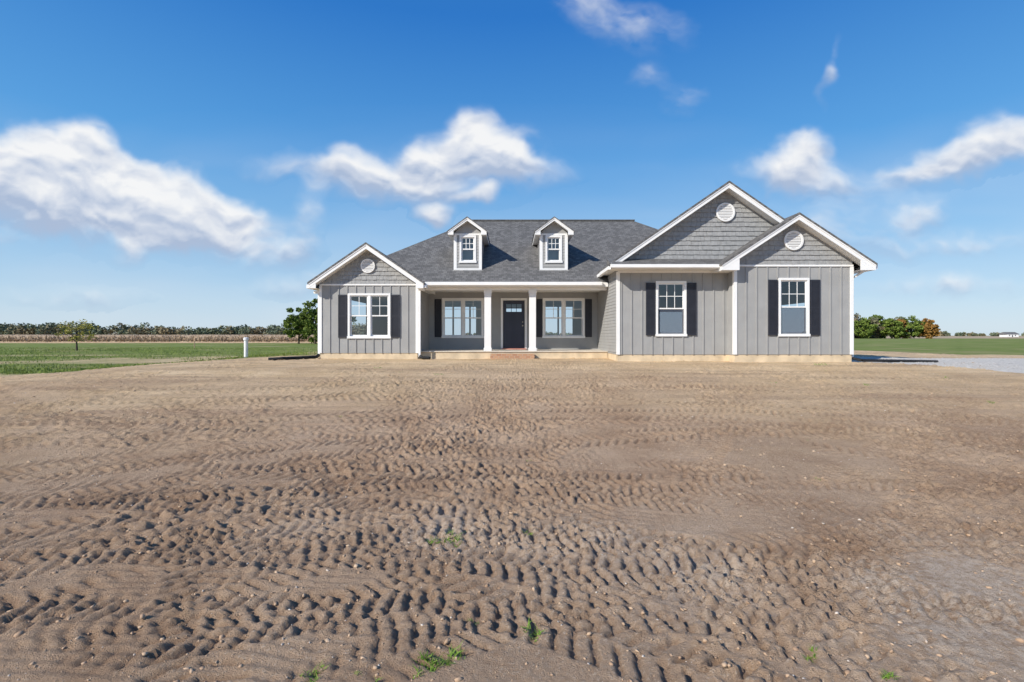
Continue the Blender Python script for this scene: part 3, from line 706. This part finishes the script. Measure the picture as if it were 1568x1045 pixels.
nf=fbm(ru*8,rv*15,6,50)
det=fbm(ru*26,rv*46,4,60)
dens=acc*1.05+(nf*.7+det*.22)*np.minimum(acc*2.4,.85)
alpha=sst(.06,1.35,dens)**.9
alpha=1-(1-alpha)**1.3
alpha=alpha*.96
veil=.20*sst(-.2,.7,fbm(U*1.6+.3*fbm(U*3,Vv*6,3,5),Vv*6,4,88))*(1-sst(.22,.5,Vv))
alpha=np.clip(alpha+veil*(1-alpha),0,1)*sst(0,.02,Vv)
du_=.010; nf2=fbm((ru+du_)*8,(rv-du_*1.5)*15,6,50)
rel=acy/np.maximum(acc,.05)
shade=np.clip(.56+rel*1.5+(nf-nf2)*-1.2+det*.12,0,1); shade=np.where(acc<.06,.7,shade)
dd=4300
V=np.stack([dxx*dd,dyy*dd,dzz*dd],1); na,ne=len(A),len(E)
i0=(np.arange(ne-1)[:,None]*na+np.arange(na-1)[None,:]).ravel(); F=np.stack([i0,i0+na,i0+na+1,i0+1],1)
keep=(alpha[F].max(axis=1)>.003); F=F[keep]
me=raw_mesh('clouds',V,F,True)
for nm,ar in (('dens',alpha),('shade',shade)):
    cb=me.attributes.new(nm,'FLOAT','POINT'); cb.data.foreach_set('value',ar.astype(np.float32))
m=bpy.data.materials.new('cloud'); m.use_nodes=True; nt=m.node_tree; nt.nodes.clear()
o=nt.nodes.new('ShaderNodeOutputMaterial'); t=nt.nodes.new('ShaderNodeBsdfTransparent'); em=nt.nodes.new('ShaderNodeEmission')
a1=N(nt,'ShaderNodeAttribute',attribute_name='dens'); a2=N(nt,'ShaderNodeAttribute',attribute_name='shade')
cr=nt.nodes.new('ShaderNodeValToRGB'); nt.links.new(a2.outputs['Fac'],cr.inputs[0])
cr.color_ramp.elements[0].color=(.42,.51,.68,1); cr.color_ramp.elements[1].color=(.94,.94,.94,1); e=cr.color_ramp.elements.new(.45); e.color=(.66,.71,.81,1)
nt.links.new(cr.outputs[0],em.inputs[0]); mx=nt.nodes.new('ShaderNodeMixShader')
nt.links.new(a1.outputs['Fac'],mx.inputs[0]); nt.links.new(t.outputs[0],mx.inputs[1]); nt.links.new(em.outputs[0],mx.inputs[2]); nt.links.new(mx.outputs[0],o.inputs[0])
me.materials.append(m); o=bpy.data.objects.new('clouds',me); scene.collection.objects.link(o)
# ------------------------------------------------------------ WORLD
el=R(32); sd=Vector((-2.0,-1.65,0)).normalized(); az=math.atan2(sd.x,sd.y)
w=bpy.data.worlds.new('World'); scene.world=w; w.use_nodes=True; nt=w.node_tree; bg=nt.nodes['Background']
sky=nt.nodes.new('ShaderNodeTexSky'); sky.sky_type='NISHITA'; sky.sun_disc=False; sky.sun_elevation=el; sky.sun_rotation=az%(2*math.pi)
sky.air_density=1.0; sky.dust_density=.5; sky.ozone_density=2.5
tc=nt.nodes.new('ShaderNodeTexCoord'); sx=nt.nodes.new('ShaderNodeSeparateXYZ'); nt.links.new(tc.outputs['Generated'],sx.inputs[0])
S=.12
cr=nt.nodes.new('ShaderNodeValToRGB'); nt.links.new(sx.outputs[2],cr.inputs[0])
stops=[(0,(.62,.76,.88)),(.06,(.51,.70,.88)),(.17,(.28,.55,.86)),(.33,(.09,.36,.78)),(.55,(.018,.19,.62)),(1,(.04,.16,.44))]
els=cr.color_ramp.elements
els[0].position=0; els[0].color=(*stops[0][1],1); els[1].position=1; els[1].color=(*stops[-1][1],1)
for p_,c_ in stops[1:-1]:
    e=els.new(p_); e.color=(*c_,1)
sc=nt.nodes.new('ShaderNodeVectorMath'); sc.operation='SCALE'; nt.links.new(cr.outputs[0],sc.inputs[0]); sc.inputs['Scale'].default_value=1/S
fin=mixc(nt,.85,sky.outputs[0],sc.outputs[0])
nt.links.new(fin,bg.inputs[0]); bg.inputs[1].default_value=S
# ------------------------------------------------------------ SUN / CAMERA
L=bpy.data.lights.new('sun','SUN'); L.energy=5.0; L.angle=R(.5); L.color=(1,.94,.84)
lo_=bpy.data.objects.new('sun',L); scene.collection.objects.link(lo_)
d=Vector((-sd.x*math.cos(el),-sd.y*math.cos(el),-math.sin(el))); lo_.rotation_euler=d.to_track_quat('-Z','Y').to_euler(); lo_.location=(-20,-10,30)
cam=bpy.data.cameras.new('camera'); cam.lens=17; cam.sensor_width=36; cam.shift_y=-.0054; cam.clip_end=10000; cam.clip_start=.05
c=bpy.data.objects.new('camera',cam); scene.collection.objects.link(c); c.location=(0,0,1.6); c.rotation_euler=(R(90),0,0); scene.camera=c
scene.view_settings.view_transform='Standard'; scene.view_settings.look='None'; scene.view_settings.exposure=0
